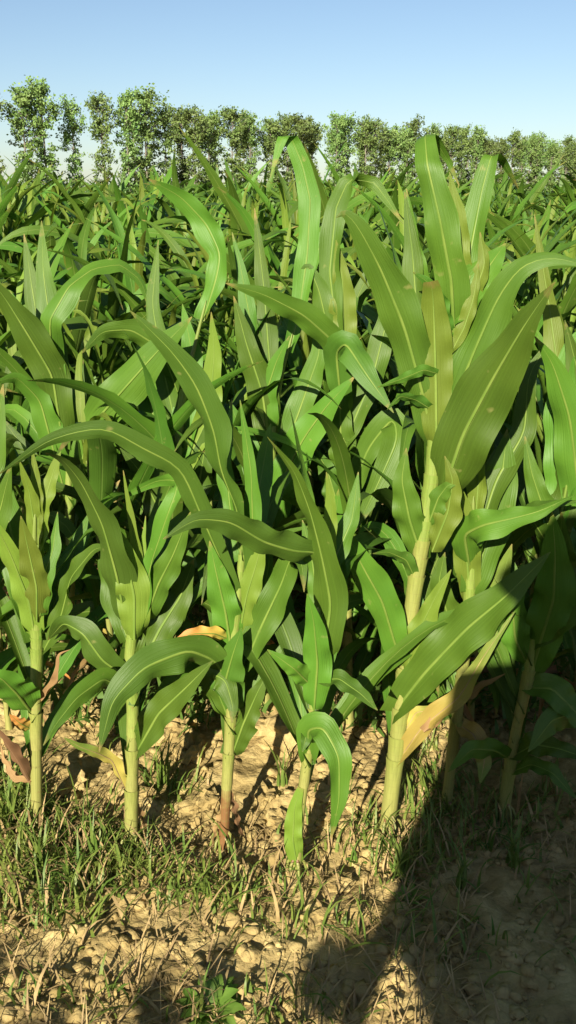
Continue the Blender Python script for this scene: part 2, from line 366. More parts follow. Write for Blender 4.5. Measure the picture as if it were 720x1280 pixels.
hero('corn plant with yellowing lower leaf and thin pointed whorl',
     [(163, 1058), (165, 960), (166, 880), (163, 820), (168, 770), (176, 715)], 0.0165, 0.011, [
     ([(164, 850), (128, 826), (104, 792), (80, 778), (60, 800)], 40, (0, -.04, -.02, .03), (25, 40, 35), 'leaf_dark'),
     ([(166, 868), (130, 848), (96, 872), (70, 905), (54, 932)], 30, (0, -.10, -.16, -.2), (50, 20, 20), 'leaf'),
     ([(158, 990), (140, 950), (118, 940), (100, 934), (80, 922)], 20, (0, -.07, -.10), (50, 15), 'leaf_yellow', {'wave': .35, 'gutter': .5}),
     ([(172, 938), (198, 892), (232, 860), (266, 826)], 42, (0, -.06, -.10), (20, 15), 'leaf', {'wave': .18}),
     ([(160, 795), (146, 720), (128, 655), (100, 600), (76, 572), (56, 566)], 46, (0, -.06, -.12, -.20), (30, 35, 55), 'leaf_dark', {'peak': .3}),
     ([(160, 800), (144, 752), (136, 700), (138, 650)], 34, (0, .03, .05), (10, 20), 'leaf'),
     ([(168, 800), (168, 745), (158, 700), (148, 660)], 46, (-.02, -.03, -.03), (0, 15), 'leaf_pale'),
     ([(176, 770), (172, 700), (162, 640), (154, 588)], 17, (0, -.01), (20, 30), 'leaf_pale', {'peak': .15}),
     ([(178, 760), (178, 700), (182, 645)], 13, (0, .01), (20, 30), 'leaf_pale', {'peak': .15}),
     ([(176, 790), (188, 706), (212, 636), (226, 600), (196, 600), (142, 628)], 28, (0, -.02, -.05, .03, .06), (35, 55, 40, 20), 'leaf'),
     ([(178, 830), (200, 786), (226, 745), (242, 700)], 44, (0, .02, .03), (5, 15), 'leaf'),
     ([(182, 775), (198, 730), (216, 695), (238, 640)], 34, (0, -.05, -.08), (20, 10), 'leaf'),
     ([(164, 1000), (176, 1018), (184, 1046), (176, 1066)], 11, (0, .03), (40, 70), 'leaf_dead', {'wave': .5}),
     ], G1)
hero('slender corn plant with reddish brown torn sheath at its foot',
     [(278, 1058), (284, 975), (289, 890), (292, 800), (302, 700), (306, 640)], 0.0135, 0.010, [
     ([(290, 866), (270, 826), (236, 812), (180, 834), (140, 876), (124, 940)], 50, (0, -.06, -.14, -.18), (45, 25, 20), 'leaf_dark', {'peak': .45}),
     ([(288, 905), (272, 862), (266, 842), (282, 850), (292, 885), (290, 904)], 40, (0, -.03, -.08), (15, 10), 'leaf', {'base': .3}),
     ([(288, 900), (282, 850), (292, 815), (302, 785)], 46, (0, -.05, -.06), (20, 10), 'leaf_dark'),
     ([(290, 945), (304, 905), (322, 865), (338, 835)], 34, (0, -.03, -.02), (15, 35), 'leaf'),
     ([(291, 825), (282, 765), (270, 715), (262, 676)], 40, (0, -.03, -.03), (5, 10), 'leaf'),
     ([(298, 800), (308, 745), (322, 700), (330, 660)], 32, (0, -.02, -.02), (10, 20), 'leaf_pale'),
     ([(300, 830), (318, 770), (334, 720), (340, 670)], 26, (0, .03, .05), (15, 25), 'leaf'),
     ([(302, 840), (328, 780), (352, 730), (364, 694), (378, 700), (380, 740)], 40, (0, -.02, -.05, -.10), (20, 10, 30), 'leaf'),
     ([(306, 760), (316, 660), (314, 590), (300, 500)], 26, (0, -.01, -.02), (20, 15), 'leaf', {'peak': .3}),
     ([(306, 720), (298, 640), (276, 590), (268, 540), (246, 482), (214, 438), (162, 388)], 44, (0, -.03, -.07, -.10), (60, 70, 30, 25), 'leaf_dark', {'peak': .62}),
     ([(288, 800), (268, 792), (240, 792), (212, 804)], 20, (0, -.05, -.06), (30, 25), 'leaf_orange', {'wave': .3}),
     ([(300, 770), (276, 700), (252, 645), (226, 583), (176, 560), (132, 532), (62, 548), (-6, 596)], 34, (0, -.05, -.12, -.16), (40, 30, 25, 40), 'leaf_dark', {'peak': .5}),
     ([(302, 700), (288, 640), (282, 580), (290, 500)], 24, (0, .05), (30, 30), 'leaf'),
     ([(282, 1000), (276, 1024), (266, 1050), (270, 1062)], 10, (0, -.02), (30, 60), 'leaf_dead', {'wave': .6}),
     ([(284, 985), (294, 1012), (300, 1040), (312, 1054)], 9, (0, .02), (30, 60), 'leaf_dead', {'wave': .6}),
     ], G1, 'stalk_red')
hero('corn plant with green leaf bent straight down beside its stalk',
     [(370, 1092), (374, 1030), (384, 950), (392, 880), (396, 800), (402, 740), (408, 690)], 0.0120, 0.009, [
     ([(372, 1088), (366, 1050), (368, 1010), (376, 985)], 24, (-.01, -.015, -.01), (0, 10), 'leaf_pale', {'base': .7, 'tip': .3}),
     ([(388, 945), (384, 912), (404, 908), (424, 945), (424, 1000), (414, 1048)], 38, (0, -.06, -.10, -.10), (20, 15, 20), 'leaf', {'peak': .35}),
     ([(392, 890), (384, 915), (378, 940)], 20, (0, -.04), (15, 25), 'leaf_dark'),
     ([(392, 895), (397, 830), (392, 775), (384, 742)], 38, (-.01, -.04, -.06), (5, 5), 'leaf'),
     ([(392, 860), (368, 836), (334, 812)], 26, (0, -.05, -.06), (20, 10), 'leaf'),
     ([(396, 850), (424, 848), (452, 868), (472, 888)], 26, (0, -.05, -.1), (40, 20), 'leaf_dark'),
     ([(398, 850), (415, 800), (425, 740), (430, 690)], 32, (0, .03, .04), (20, 30), 'leaf_dark'),
     ([(402, 835), (414, 755), (402, 695), (388, 640), (368, 588), (334, 546)], 48, (0, -.04, -.08, -.12), (10, 35, 55), 'leaf', {'peak': .25}),
     ([(400, 770), (390, 700), (378, 650)], 26, (0, .03), (20, 30), 'leaf'),
     ([(408, 720), (398, 690), (370, 690), (330, 678), (288, 652), (244, 648), (204, 674)], 42, (0, -.06, -.14, -.2), (50, 20, 20), 'leaf_dark', {'peak': .5}),
     ([(404, 740), (412, 680), (414, 630), (408, 590)], 22, (0, -.01), (25, 20), 'leaf_pale'),
     ([(404, 740), (418, 700), (440, 650), (448, 590)], 28, (0, .06), (25, 20), 'leaf'),
     ], G1)
hero('tallest corn plant with thick pale leaning stalk and very broad leaves',
     [(483, 1034), (493, 960), (504, 860), (515, 760), (528, 675), (540, 595), (548, 500), (560, 420), (570, 350)], 0.0200, 0.012, [
     ([(568, 420), (564, 350), (550, 275), (534, 205), (531, 168), (540, 170), (560, 200), (574, 232)], 48, (0, -.03, -.05, -.05, .0, .05, .08, .08), (10, 15, 10, 20), 'leaf', {'peak': .15, 'gutter': .3, 'sm': .012, 'fix': 1}),
     ([(574, 430), (585, 330), (602, 240), (614, 194), (628, 200), (648, 236)], 42, (0, .02, .04, .05, .09, .12), (15, 25, 20), 'leaf', {'peak': .2, 'gutter': .3, 'sm': .014, 'fix': 1}),
     ([(572, 400), (574, 330), (572, 270), (562, 215)], 30, (0, -.01, .0), (5, 20), 'leaf_pale'),
     ([(572, 420), (592, 370), (606, 330), (600, 290)], 28, (0, -.02, .0), (30, 30), 'leaf_pale'),
     ([(544, 565), (528, 490), (506, 410), (476, 336), (448, 284), (428, 258), (420, 272)], 54, (0, -.05, -.10, -.10), (5, 15, 20), 'leaf', {'peak': .55}),
     ([(546, 565), (545, 480), (543, 410), (541, 366), (538, 352)], 46, (-.02, -.04, -.07), (0, 5), 'leaf_pale', {'tip': .35, 'peak': .5}),
     ([(556, 520), (536, 440), (520, 380), (516, 320), (506, 240)], 36, (0, .04, .06), (20, 20), 'leaf'),
     ([(546, 600), (562, 520), (590, 445), (622, 372), (652, 330), (690, 320), (740, 334)], 58, (0, -.05, -.10, -.12), (10, 18, 40), 'leaf', {'peak': .40, 'gutter': .3}),
     ([(552, 625), (578, 545), (618, 470), (652, 412), (676, 376), (694, 352)], 82, (-.02, -.10, -.20, -.24), (5, 12, 40), 'leaf', {'peak': .36, 'gutter': .22}),
     ([(560, 470), (584, 420), (606, 385), (640, 350)], 42, (0, .04, .10), (20, 20), 'leaf_dark'),
     ([(530, 705), (512, 650), (502, 600), (508, 560)], 40, (0, -.03, -.03), (10, 15), 'leaf'),
     ([(566, 400), (590, 360), (612, 332), (632, 304)], 46, (0, -.02, .02), (15, 15), 'leaf'),
     ([(562, 420), (548, 372), (534, 352), (516, 340)], 22, (0, -.04, -.05), (30, 20), 'leaf_dark'),
     ([(556, 440), (536, 380), (520, 310), (508, 236)], 22, (0, .05, .08), (20, 30), 'leaf'),
     ([(556, 470), (530, 462), (502, 474), (472, 484)], 14, (-.02, -.07, -.10), (20, 30), 'leaf'),
     ([(552, 520), (520, 500), (500, 495), (484, 512)], 16, (0, -.06, -.08), (30, 40), 'leaf_dark'),
     ([(564, 440), (580, 410), (592, 372), (598, 330)], 20, (-.02, -.03, -.02), (20, 30), 'leaf_pale'),
     ([(534, 660), (548, 622), (560, 606), (574, 604)], 30, (-.01, -.04, -.05), (10, 35), 'leaf'),
     ([(522, 730), (508, 700), (486, 690), (466, 692)], 20, (0, -.04, -.06), (30, 40), 'leaf_dark'),
     ([(510, 850), (494, 806), (478, 752), (452, 706), (430, 658)], 44, (0, -.05, -.09), (25, 8), 'leaf', {'peak': .6}),
     ([(506, 845), (520, 795), (545, 745), (564, 712)], 30, (-.02, -.05, -.06), (10, 20), 'leaf_pale'),
     ([(540, 690), (560, 640), (566, 600), (556, 570)], 34, (-.02, -.05, -.04), (15, 30), 'leaf_pale'),
     ([(493, 890), (530, 842), (584, 785), (634, 744), (688, 690)], 58, (0, -.07, -.13, -.16), (15, 15, 25), 'leaf', {'peak': .55}),
     ([(497, 952), (528, 908), (574, 872), (606, 818), (644, 764)], 28, (0, -.06, -.10, -.10), (15, 25), 'leaf_yellow', {'peak': .35, 'wave': .35, 'gutter': .4}),
     ([(500, 925), (520, 890), (544, 888), (556, 905)], 18, (0, -.03, -.05), (20, 20), 'leaf_yellow'),
     ([(530, 915), (570, 880), (602, 858), (632, 842)], 20, (-.06, -.04, -.02), (20, 55), 'leaf_dead', {'wave': .4, 'gutter': .5}),
     ], G1)
hero('corn plant close behind the tallest one, its foot in shadow',
     [(556, 1016), (568, 920), (579, 830), (587, 740), (590, 670), (592, 620)], 0.0150, 0.011, [
     ([(588, 715), (580, 668), (604, 656), (640, 648), (672, 640), (720, 618)], 46, (0, -.10, -.14, -.16), (10, 20, 60), 'leaf', {'peak': .4}),
     ([(588, 760), (584, 700), (580, 640), (570, 598)], 36, (0, -.02, -.03), (5, 10), 'leaf_pale'),
     ([(590, 740), (606, 680), (626, 610), (634, 536)], 56, (0, .02, .04), (5, 15), 'leaf', {'peak': .5}),
     ([(582, 810), (560, 770), (548, 730), (556, 690)], 34, (0, -.02, -.02), (20, 15), 'leaf'),
     ([(582, 820), (606, 770), (628, 720), (640, 680)], 36, (0, .04, .05), (15, 20), 'leaf_pale'),
     ([(580, 850), (566, 810), (554, 770), (540, 760)], 26, (0, -.03), (20, 20), 'leaf'),
     ([(592, 680), (598, 600), (590, 540), (578, 500)], 26, (0, .02), (20, 20), 'leaf_pale'),
     ([(592, 690), (620, 600), (656, 540), (660, 470), (690, 420)], 40, (0, .05, .08), (20, 30), 'leaf'),
     ([(573, 905), (592, 918), (606, 950), (600, 980)], 30, (0, -.05, -.08), (20, 30), 'leaf_yellow'),
     ], G1)
hero('corn plant standing in the large dark shadow, its lower leaves unlit',
     [(628, 1022), (642, 930), (658, 855), (672, 780), (686, 700), (692, 640)], 0.0150, 0.011, [
     ([(640, 950), (618, 938), (590, 936), (560, 965)], 30, (0, -.06, -.08), (35, 20), 'leaf'),
     ([(642, 945), (668, 930), (700, 936), (740, 950)], 32, (0, -.06, -.1), (35, 20), 'leaf'),
     ([(640, 965), (664, 955), (690, 965), (722, 1000)], 22, (0, -.05, -.1), (35, 20), 'leaf'),
     ([(662, 850), (676, 800), (692, 750), (694, 690), (690, 640)], 54, (0, -.05, -.08), (10, 10), 'leaf', {'peak': .5}),
     ([(664, 840), (644, 800), (640, 750), (656, 700)], 38, (0, -.01, -.02), (20, 10), 'leaf'),
     ([(670, 800), (700, 770), (740, 720), (770, 660)], 50, (0, -.05, -.08), (15, 10), 'leaf'),
     ([(686, 720), (684, 650), (664, 590), (656, 545)], 34, (0, .0, .02), (15, 20), 'leaf'),
     ([(690, 700), (706, 620), (716, 560), (712, 480)], 40, (0, -.01, -.02), (15, 20), 'leaf'),
     ([(690, 690), (660, 640), (680, 630), (730, 626)], 26, (0, -.06, -.10), (40, 50), 'leaf_dark'),
     ([(692, 670), (704, 600), (700, 500), (712, 430), (740, 400)], 46, (0, .03, .05), (15, 25), 'leaf'),
     ([(658, 860), (690, 860), (720, 890), (740, 930)], 40, (0, -.05, -.1), (25, 20), 'leaf'),
     ], G1)
hero('corn plant beyond the shadowed one, broad leaves overhanging it',
     [(742, 1026), (745, 920), (742, 820), (740, 720), (738, 620)], 0.0165, 0.012, [
     ([(740, 800), (715, 740), (700, 690), (702, 640)], 50, (0, -.02, -.05), (10, 15), 'leaf'),
     ([(740, 690), (722, 600), (712, 520), (690, 452), (668, 420)], 54, (0, -.03, -.06), (10, 15), 'leaf'),
     ([(740, 660), (735, 560), (726, 480), (706, 400)], 46, (0, .03, .04), (10, 25), 'leaf'),
     ([(742, 700), (770, 620), (780, 540)], 46, (0, .03, .04), (10, 25), 'leaf'),
     ([(742, 900), (720, 890), (690, 900), (660, 940)], 40, (0, -.05, -.1), (25, 20), 'leaf'),
     ([(740, 640), (700, 480), (686, 380), (668, 268)], 30, (0, .1, .14), (15, 25), 'leaf_pale'),
     ], G1)
hero('edge row corn plant just past the pale stalk with dead pinkish leaf',
     [(-66, 1030), (-64, 930), (-62, 830), (-58, 730), (-54, 640)], 0.0165, 0.012, [
     ([(-60, 780), (-30, 700), (0, 640), (14, 580)], 44, (0, -.02, -.05), (15, 15), 'leaf'),
     ([(-60, 730), (-36, 640), (-6, 560), (4, 480)], 46, (0, .03, .04), (10, 25), 'leaf'),
     ([(-60, 880), (-90, 830), (-120, 800)], 40, (0, -.05, -.1), (25, 20), 'leaf'),
     ([(-56, 700), (-70, 600), (-96, 520)], 40, (0, .03, .04), (10, 25), 'leaf'),
     ], G1)

# ------------------------------------------------------------------ second row: plants whose big leaves show through the edge row
G2 = 'corn plants of the second row'
hero('second row corn plant with twin upright leaves above the pale stalked plant',
     [(84, 900), (86, 800), (88, 700), (86, 600), (80, 500)], 0.017, 0.009, [
     ([(80, 560), (72, 480), (62, 400), (54, 340), (52, 276)], 46, (0, .0, .03), (5, 15), 'leaf'),
     ([(80, 540), (54, 440), (40, 360), (30, 292)], 40, (0, .05, .08), (10, 20), 'leaf'),
     ([(82, 580), (66, 470), (36, 420), (6, 372), (-20, 340)], 58, (0, -.08, -.14), (10, 20), 'leaf', {'peak': .55}),
     ([(84, 640), (116, 530), (150, 492), (196, 440), (240, 396)], 62, (0, -.08, -.14), (30, 10, 15), 'leaf', {'peak': .62}),
     ([(81, 520), (64, 440), (62, 400), (86, 358), (116, 336), (150, 330), (176, 350), (190, 392)], 40, (0, -.04, -.08, -.06, .0, .04, .06, .06), (20, 25, 50, 30), 'leaf', {'sm': .02, 'peak': .5}),
     ([(82, 620), (50, 500), (20, 470), (-10, 480)], 46, (0, -.05, -.12), (30, 20), 'leaf'),
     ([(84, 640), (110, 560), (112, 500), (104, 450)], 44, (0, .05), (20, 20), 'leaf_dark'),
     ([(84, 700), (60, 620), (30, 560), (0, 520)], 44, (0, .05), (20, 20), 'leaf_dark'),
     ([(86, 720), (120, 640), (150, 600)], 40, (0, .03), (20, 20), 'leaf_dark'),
     ], G2)
hero('second row corn plant with an arched grey green leaf over its neighbours',
     [(214, 905), (214, 800), (216, 700), (220, 600), (228, 500), (244, 430), (258, 375)], 0.017, 0.009, [
     ([(254, 400), (270, 350), (276, 318), (258, 280), (226, 246), (186, 224)], 42, (0, .0, .04, -.02), (40, 25, 20), 'leaf', {'peak': .6}),
     ([(222, 490), (202, 436), (164, 412), (128, 414), (102, 442)], 38, (0, -.06, -.12), (40, 20, 25), 'leaf', {'peak': .5}),
     ([(224, 580), (236, 500), (240, 440), (228, 380)], 48, (0, .03), (10, 15), 'leaf'),
     ([(222, 620), (196, 540), (180, 470), (172, 420)], 46, (0, .04), (15, 20), 'leaf'),
     ([(222, 600), (262, 520), (268, 440), (264, 390)], 40, (0, -.02), (10, 15), 'leaf_pale'),
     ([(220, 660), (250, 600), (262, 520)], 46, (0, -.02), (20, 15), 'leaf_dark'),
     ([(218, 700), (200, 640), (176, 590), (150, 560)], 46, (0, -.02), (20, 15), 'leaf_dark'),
     ([(226, 560), (206, 470), (190, 380), (198, 300)], 34, (0, .05), (10, 25), 'leaf'),
     ([(216, 740), (240, 700), (270, 690)], 40, (0, -.02), (20, 15), 'leaf_dark'),
     ], G2)
hero('second row corn plant with broad sunlit leaf slanting up between slender plants',
     [(332, 905), (332, 800), (334, 720), (336, 640), (340, 560), (350, 480), (366, 415)], 0.017, 0.009, [
     ([(336, 690), (348, 610), (378, 550), (410, 505), (444, 470)], 58, (0, -.06, -.12), (10, 15), 'leaf', {'peak': .5}),
     ([(342, 590), (328, 490), (308, 430), (292, 370)], 52, (0, -.03, -.03), (5, 15), 'leaf'),
     ([(362, 440), (374, 390), (384, 320), (388, 250), (378, 206), (362, 168), (352, 172), (338, 222)], 36, (0, .02, .04, .02), (15, 15, 30), 'leaf', {'peak': .55, 'sm': .015, 'fix': 1}),
     ([(342, 580), (330, 500), (346, 450), (362, 420)], 40, (0, -.05), (15, 20), 'leaf'),
     ([(344, 540), (336, 440), (330, 360), (318, 260)], 34, (0, .05), (15, 20), 'leaf'),
     ([(342, 560), (320, 440), (300, 330), (290, 290)], 34, (0, .09), (15, 20), 'leaf_dark'),
     ([(340, 600), (372, 520), (400, 440), (396, 380)], 44, (0, .02), (15, 20), 'leaf'),
     ([(338, 640), (310, 560), (286, 500)], 44, (0, .0), (15, 20), 'leaf_dark'),
     ([(336, 700), (366, 650), (380, 600)], 44, (0, .02), (15, 20), 'leaf_dark'),
     ([(334, 740), (310, 700), (300, 640)], 44, (0, .02), (15, 20), 'leaf_dark'),
     ], G2)
hero('second row corn plant with two leaves bent over in an arch',
     [(436, 905), (434, 800), (432, 700), (430, 600), (428, 500), (424, 420)], 0.017, 0.009, [
     ([(426, 470), (430, 420), (428, 350), (420, 300)], 46, (0, .0), (5, 15), 'leaf_pale'),
     ([(426, 460), (412, 340), (420, 260), (436, 224), (468, 228), (488, 256), (504, 280)], 38, (0, .02, .0, -.06), (20, 20, 30), 'leaf', {'peak': .45, 'sm': .016, 'fix': 1}),
     ([(426, 480), (398, 360), (384, 330), (372, 350)], 40, (0, .02), (15, 20), 'leaf'),
     ([(428, 600), (426, 540), (424, 480)], 46, (0, -.02), (5, 15), 'leaf'),
     ([(430, 640), (460, 560), (492, 520), (498, 548), (472, 606), (444, 664)], 46, (0, -.04, -.12, -.14), (30, 10, 15), 'leaf', {'peak': .6}),
     ([(430, 660), (410, 590), (394, 560)], 44, (0, .0), (15, 20), 'leaf_dark'),
     ([(428, 560), (466, 470), (484, 400), (480, 330)], 44, (0, .05), (15, 20), 'leaf'),
     ([(432, 730), (416, 670), (424, 610)], 40, (0, -.03), (15, 20), 'leaf'),
     ([(432, 740), (450, 700), (466, 690), (486, 694)], 30, (0, -.03), (35, 30), 'leaf_dark'),
     ([(428, 500), (420, 430), (380, 394), (330, 368), (282, 354)], 44, (0, -.08, -.14, -.18), (25, 15, 15), 'leaf', {'peak': .5}),
     ([(428, 520), (420, 440), (432, 428), (458, 468), (492, 516)], 52, (0, -.08, -.16, -.2), (20, 15), 'leaf_dark', {'peak': .5}),
     ], G2)

# ------------------------------------------------------------------ corn plants of the field: a few grown forms, copied plant by plant
def grow(seed, n=14, H=0.95, segs=16, across=4):
    r = random.Random(seed); az0 = r.uniform(0, 6.28); out = []
    lean = np.array([r.uniform(-.05, .05), r.uniform(-.05, .05), 0]); tt = np.linspace(0, 1, 6)
    axis = np.array([[lean[0] * t * t, lean[1] * t * t, H * t - .02] for t in tt])
    for i in range(n):
        q = i / (n - 1); z = H * (0.10 + 0.86 * q ** 0.95); base = np.array([np.interp(z, axis[:, 2], axis[:, 0]), np.interp(z, axis[:, 2], axis[:, 1]), z])
        az = az0 + i * math.pi + r.uniform(-.55, .55)
        L = (0.42 + 0.42 * math.sin(min(1, q * 1.15) * math.pi) ** 0.8) * r.uniform(.85, 1.15)
        if q > .85: L = r.uniform(.26, .40)
        th0 = R(40 - 30 * q + r.uniform(-6, 8)); th1 = R(138 - 92 * q + r.uniform(-34, 34))
        if r.random() < .25 and .3 < q < .9: th1 += R(50)
        s = np.linspace(0, 1, segs + 1); th = th0 + (th1 - th0) * s ** r.uniform(1.3, 2.2)
        if q > .2 and r.random() < .5:
            th = th + R(r.uniform(40, 85)) * (1 / (1 + np.exp(-(s - r.uniform(.4, .72)) * 26)))
        sway = r.uniform(-.7, .7) * s ** 1.5; azs = az + sway; ds = L / segs
        st = np.c_[np.sin(th) * np.cos(azs), np.sin(th) * np.sin(azs), np.cos(th)] * ds
        Q = base + np.vstack([[0, 0, 0], np.cumsum(st[:-1], axis=0)])
        T = tangents(Q); S = np.c_[-np.sin(azs), np.cos(azs), 0 * s]; Nn = np.cross(S, T)
        tw = (r.uniform(-1.1, 1.1) * s)[:, None]; S = S * np.cos(tw) + Nn * np.sin(tw)
        wd = 0.5 * r.uniform(.052, .082) * (0.75 + .25 * math.sin(q * math.pi)) * profile(s, .55, r.uniform(.3, .5)) + .0008
        if q > .9: wd *= .6
        out.append((Q, S, wd, r, q))
    return axis, out
PROTO = []
for k in range(12):
    axis, lv = grow(100 + k)
    root = None
    parts = [('stalk', stalk_mesh(axis, .0135, .007, 9))]
    for Q, S, wd, r, q in lv:
        v, f, uv = ribbon(Q, S, wd, 4, .3, .2, r)
        parts.append(('leaf', bigmesh('leaf', v, f, M['leaf_pale' if q > .88 else ('leaf_dark' if r.random() < .3 else 'leaf')], uv)))
    rr = random.Random(900 + k)
    for m in range(3):
        az = rr.uniform(0, 6.28); sg = np.linspace(0, 1, 11); z0 = .06 + .07 * m; L = rr.uniform(.2, .38); th = R(35) + R(rr.uniform(90, 135)) * sg ** .7
        st = np.c_[np.sin(th) * np.cos(az + sg), np.sin(th) * np.sin(az + sg), np.cos(th)] * (L / 10); Q = np.array([0, 0, z0 + .06]) + np.vstack([[0, 0, 0], np.cumsum(st[:-1], axis=0)]); Q[:, 2] = np.maximum(Q[:, 2], .012)
        v, f, uv = ribbon(Q, np.tile([-math.sin(az), math.cos(az), .3], (11, 1)), .5 * rr.uniform(.02, .045) * profile(sg) + .0008, 4, .7, .5, rr)
        parts.append(('leaf', bigmesh('leaf', v, f, M['leaf_dead' if m < 2 else 'leaf_orange'], uv)))
    PROTO.append(parts)
ORD = ['', 'edge', 'second', 'third', 'fourth', 'fifth', 'sixth', 'seventh', 'eighth', 'ninth', 'tenth', 'eleventh', 'twelfth', 'thirteenth', 'fourteenth', 'fifteenth', 'sixteenth', 'seventeenth', 'eighteenth', 'nineteenth']
def plant(x, y, s, row, k):
    o = empty('corn_plant', (x, y, 0), rng.uniform(0, 6.28), s)
    tag(o, 'leafy green corn plant in the %s row from the field edge' % ORD[row], 'corn plant', 'corn plants of the %s row' % ORD[row])
    for nme, me in PROTO[k]: obj(nme, me, o)
def hgt(Y):                                  # plants stand taller inside the field than along its edge
    return np.interp(Y, [1.7, 2.3, 3.4, 5, 9, 20, 60], [.80, .88, 1.04, 1.13, 1.19, 1.23, 1.26])
for o_ in [q for q in C.objects if q.get('group') == G2]: lower_leaves(o_, 10)
for o_ in [q for q in C.objects if q.get('group') == G1]: back_leaves(o_, 8)
count = 13
used2 = [ground_at(x, 905)[0] for x in (84, 214, 332, 436)]
Y = 2.20; row = 2
ROWS = []
while count < 300:
    half = 0.335 * Y + 0.20; x = -half + rng.uniform(0, .2)
    while x < half and count < 300:
        if not (row == 2 and any(abs(x - u) < .10 for u in used2)):
            plant(x, Y + rng.uniform(-.05, .05), hgt(Y) * rng.uniform(.86, 1.12), row, rng.randrange(12)); count += 1
        x += rng.uniform(.115, .165) if row < 5 else rng.uniform(.19, .29)
    Y += 0.50; row += 1
YFAR = Y
print('corn plants', count, 'rows', row, 'far from', YFAR)

# the rest of the field, one mass
def lowpoly(seed, segs, across, n):
    V, F, UV = [], [], []; o = 0
    for Q, S, wd, r, q in grow(seed, n=n, segs=segs)[1]:
        v, f, uv = ribbon(Q, S, wd * 1.15, across, .3, .05, r); V.append(v); F.append(f + o); UV.append(uv); o += len(v)
    return np.vstack(V), np.vstack(F), np.vstack(UV)
LOWA = [lowpoly(300 + i, 6, 2, 11) for i in range(8)]; LOWB = [lowpoly(400 + i, 4, 2, 8) for i in range(6)]
VV, FF, UU, o = [], [], [], 0
def drop(x, y, s, low):
    global o
    v, f, uv = low; a = rng.uniform(0, 6.28); c, sn = math.cos(a), math.sin(a)
    q = np.c_[v[:, 0] * c - v[:, 1] * sn, v[:, 0] * sn + v[:, 1] * c, v[:, 2]] * s + np.array([x, y, 0])
    VV.append(q); FF.append(f + o); UU.append(uv); o += len(v)
# beside the individually built rows, out of the picture but part of the same field
Yr = 2.25
while Yr < YFAR - .3:
    half = 0.335 * Yr + .20
    for sg in (-1, 1):
        x = half + .15
        while x < half + 1.6: drop(sg * x, Yr + rng.uniform(-.05, .05), hgt(Yr) * rng.uniform(.9, 1.1), rng.choice(LOWA)); x += rng.uniform(.22, .34)
    Yr += .56
while Yr < 96:
    half = 0.36 * Yr + .9 if Yr < 12 else .46 * Yr; sp = np.interp(Yr, [8, 20, 50, 96], [.24, .40, 1.0, 1.8]); x = -half
    while x < half:
        drop(x, Yr + rng.uniform(-.08, .08), hgt(Yr) * rng.uniform(.86, 1.17), rng.choice(LOWA if Yr < 17 else LOWB)); x += sp * rng.uniform(.7, 1.4)
    Yr += np.interp(Yr, [8, 20, 50, 96], [.56, .75, 1.6, 3.0])
fo = obj('corn_foliage', bigmesh('corn_foliage', np.vstack(VV), np.vstack(FF), M['leaf_far'], np.vstack(UU)))
tag(fo, 'mass of crowded green corn filling the field toward the trees', 'corn field', kind='stuff')
print('field faces', sum(len(f) for f in FF))

# ------------------------------------------------------------------ ground
def graded(lo, hi, dlo, dhi, step, grow_=1.16):
    a = list(np.arange(dlo, dhi, step)); s = step
    while a[-1] < hi: s *= grow_; a.append(a[-1] + s)
    s = step
    while a[0] > lo: s *= grow_; a.insert(0, a[0] - s)
    return np.array(a)
xs = graded(-900, 900, -1.0, 1.3, .014); ys = graded(-300, 2500, 1.0, 3.2, .014)
def soil_z(x, y):
    d = max(0, abs(x) - 3, y - 6, -2 - y)
    z = 0.030 * noise.noise((x * 2.1, y * 2.6, .3)) + 0.5 * 0.022 * noise.noise((x * 7, y * 7, 1.7))
    if d < 3:
        c = noise.noise((x * 19, y * 19, 4.1)); z += 0.017 * abs(c) + .010 * noise.noise((x * 45, y * 45, 9.3))
        e = noise.noise((x * 11, y * 11, 14.1)); z += .034 * max(0, e - .10) + .009 * noise.noise((x * 31, y * 31, 3.3))
    return z
XX, YY = np.meshgrid(xs, ys); ZZ = np.array([[soil_z(a, b) for a in xs] for b in ys])
nx, ny = len(xs), len(ys); i, j = np.meshgrid(np.arange(ny - 1), np.arange(nx - 1), indexing='ij'); a = (i * nx + j).ravel()
tag(obj('ground', bigmesh('ground', np.c_[XX.ravel(), YY.ravel(), ZZ.ravel()], np.c_[a, a + 1, a + nx + 1, a + nx], M['soil'])), 'dry tan field soil with clods and cracks', 'soil', kind='structure')

def lump(r, cx, cy, cz, rad, seed, sub=0):
    import bmesh as _b
    bm = _b.new(); _b.ops.create_icosphere(bm, subdivisions=sub + 1, radius=1)
    v = []
    sq = r.uniform(.5, .8); ax = r.uniform(.8, 1.3)
    for q in bm.verts:
        n = q.co.normalized(); k = 1 + .75 * noise.noise(n * 1.7 + Vector((seed, 0, 0))) + .35 * noise.noise(n * 4 + Vector((0, seed, 0)))
        v.append((cx + n.x * rad * k * ax, cy + n.y * rad * k, cz + n.z * rad * k * sq))
    f = [[x.index for x in p.verts] for p in bm.faces]; bm.free(); return np.array(v), np.array(f)
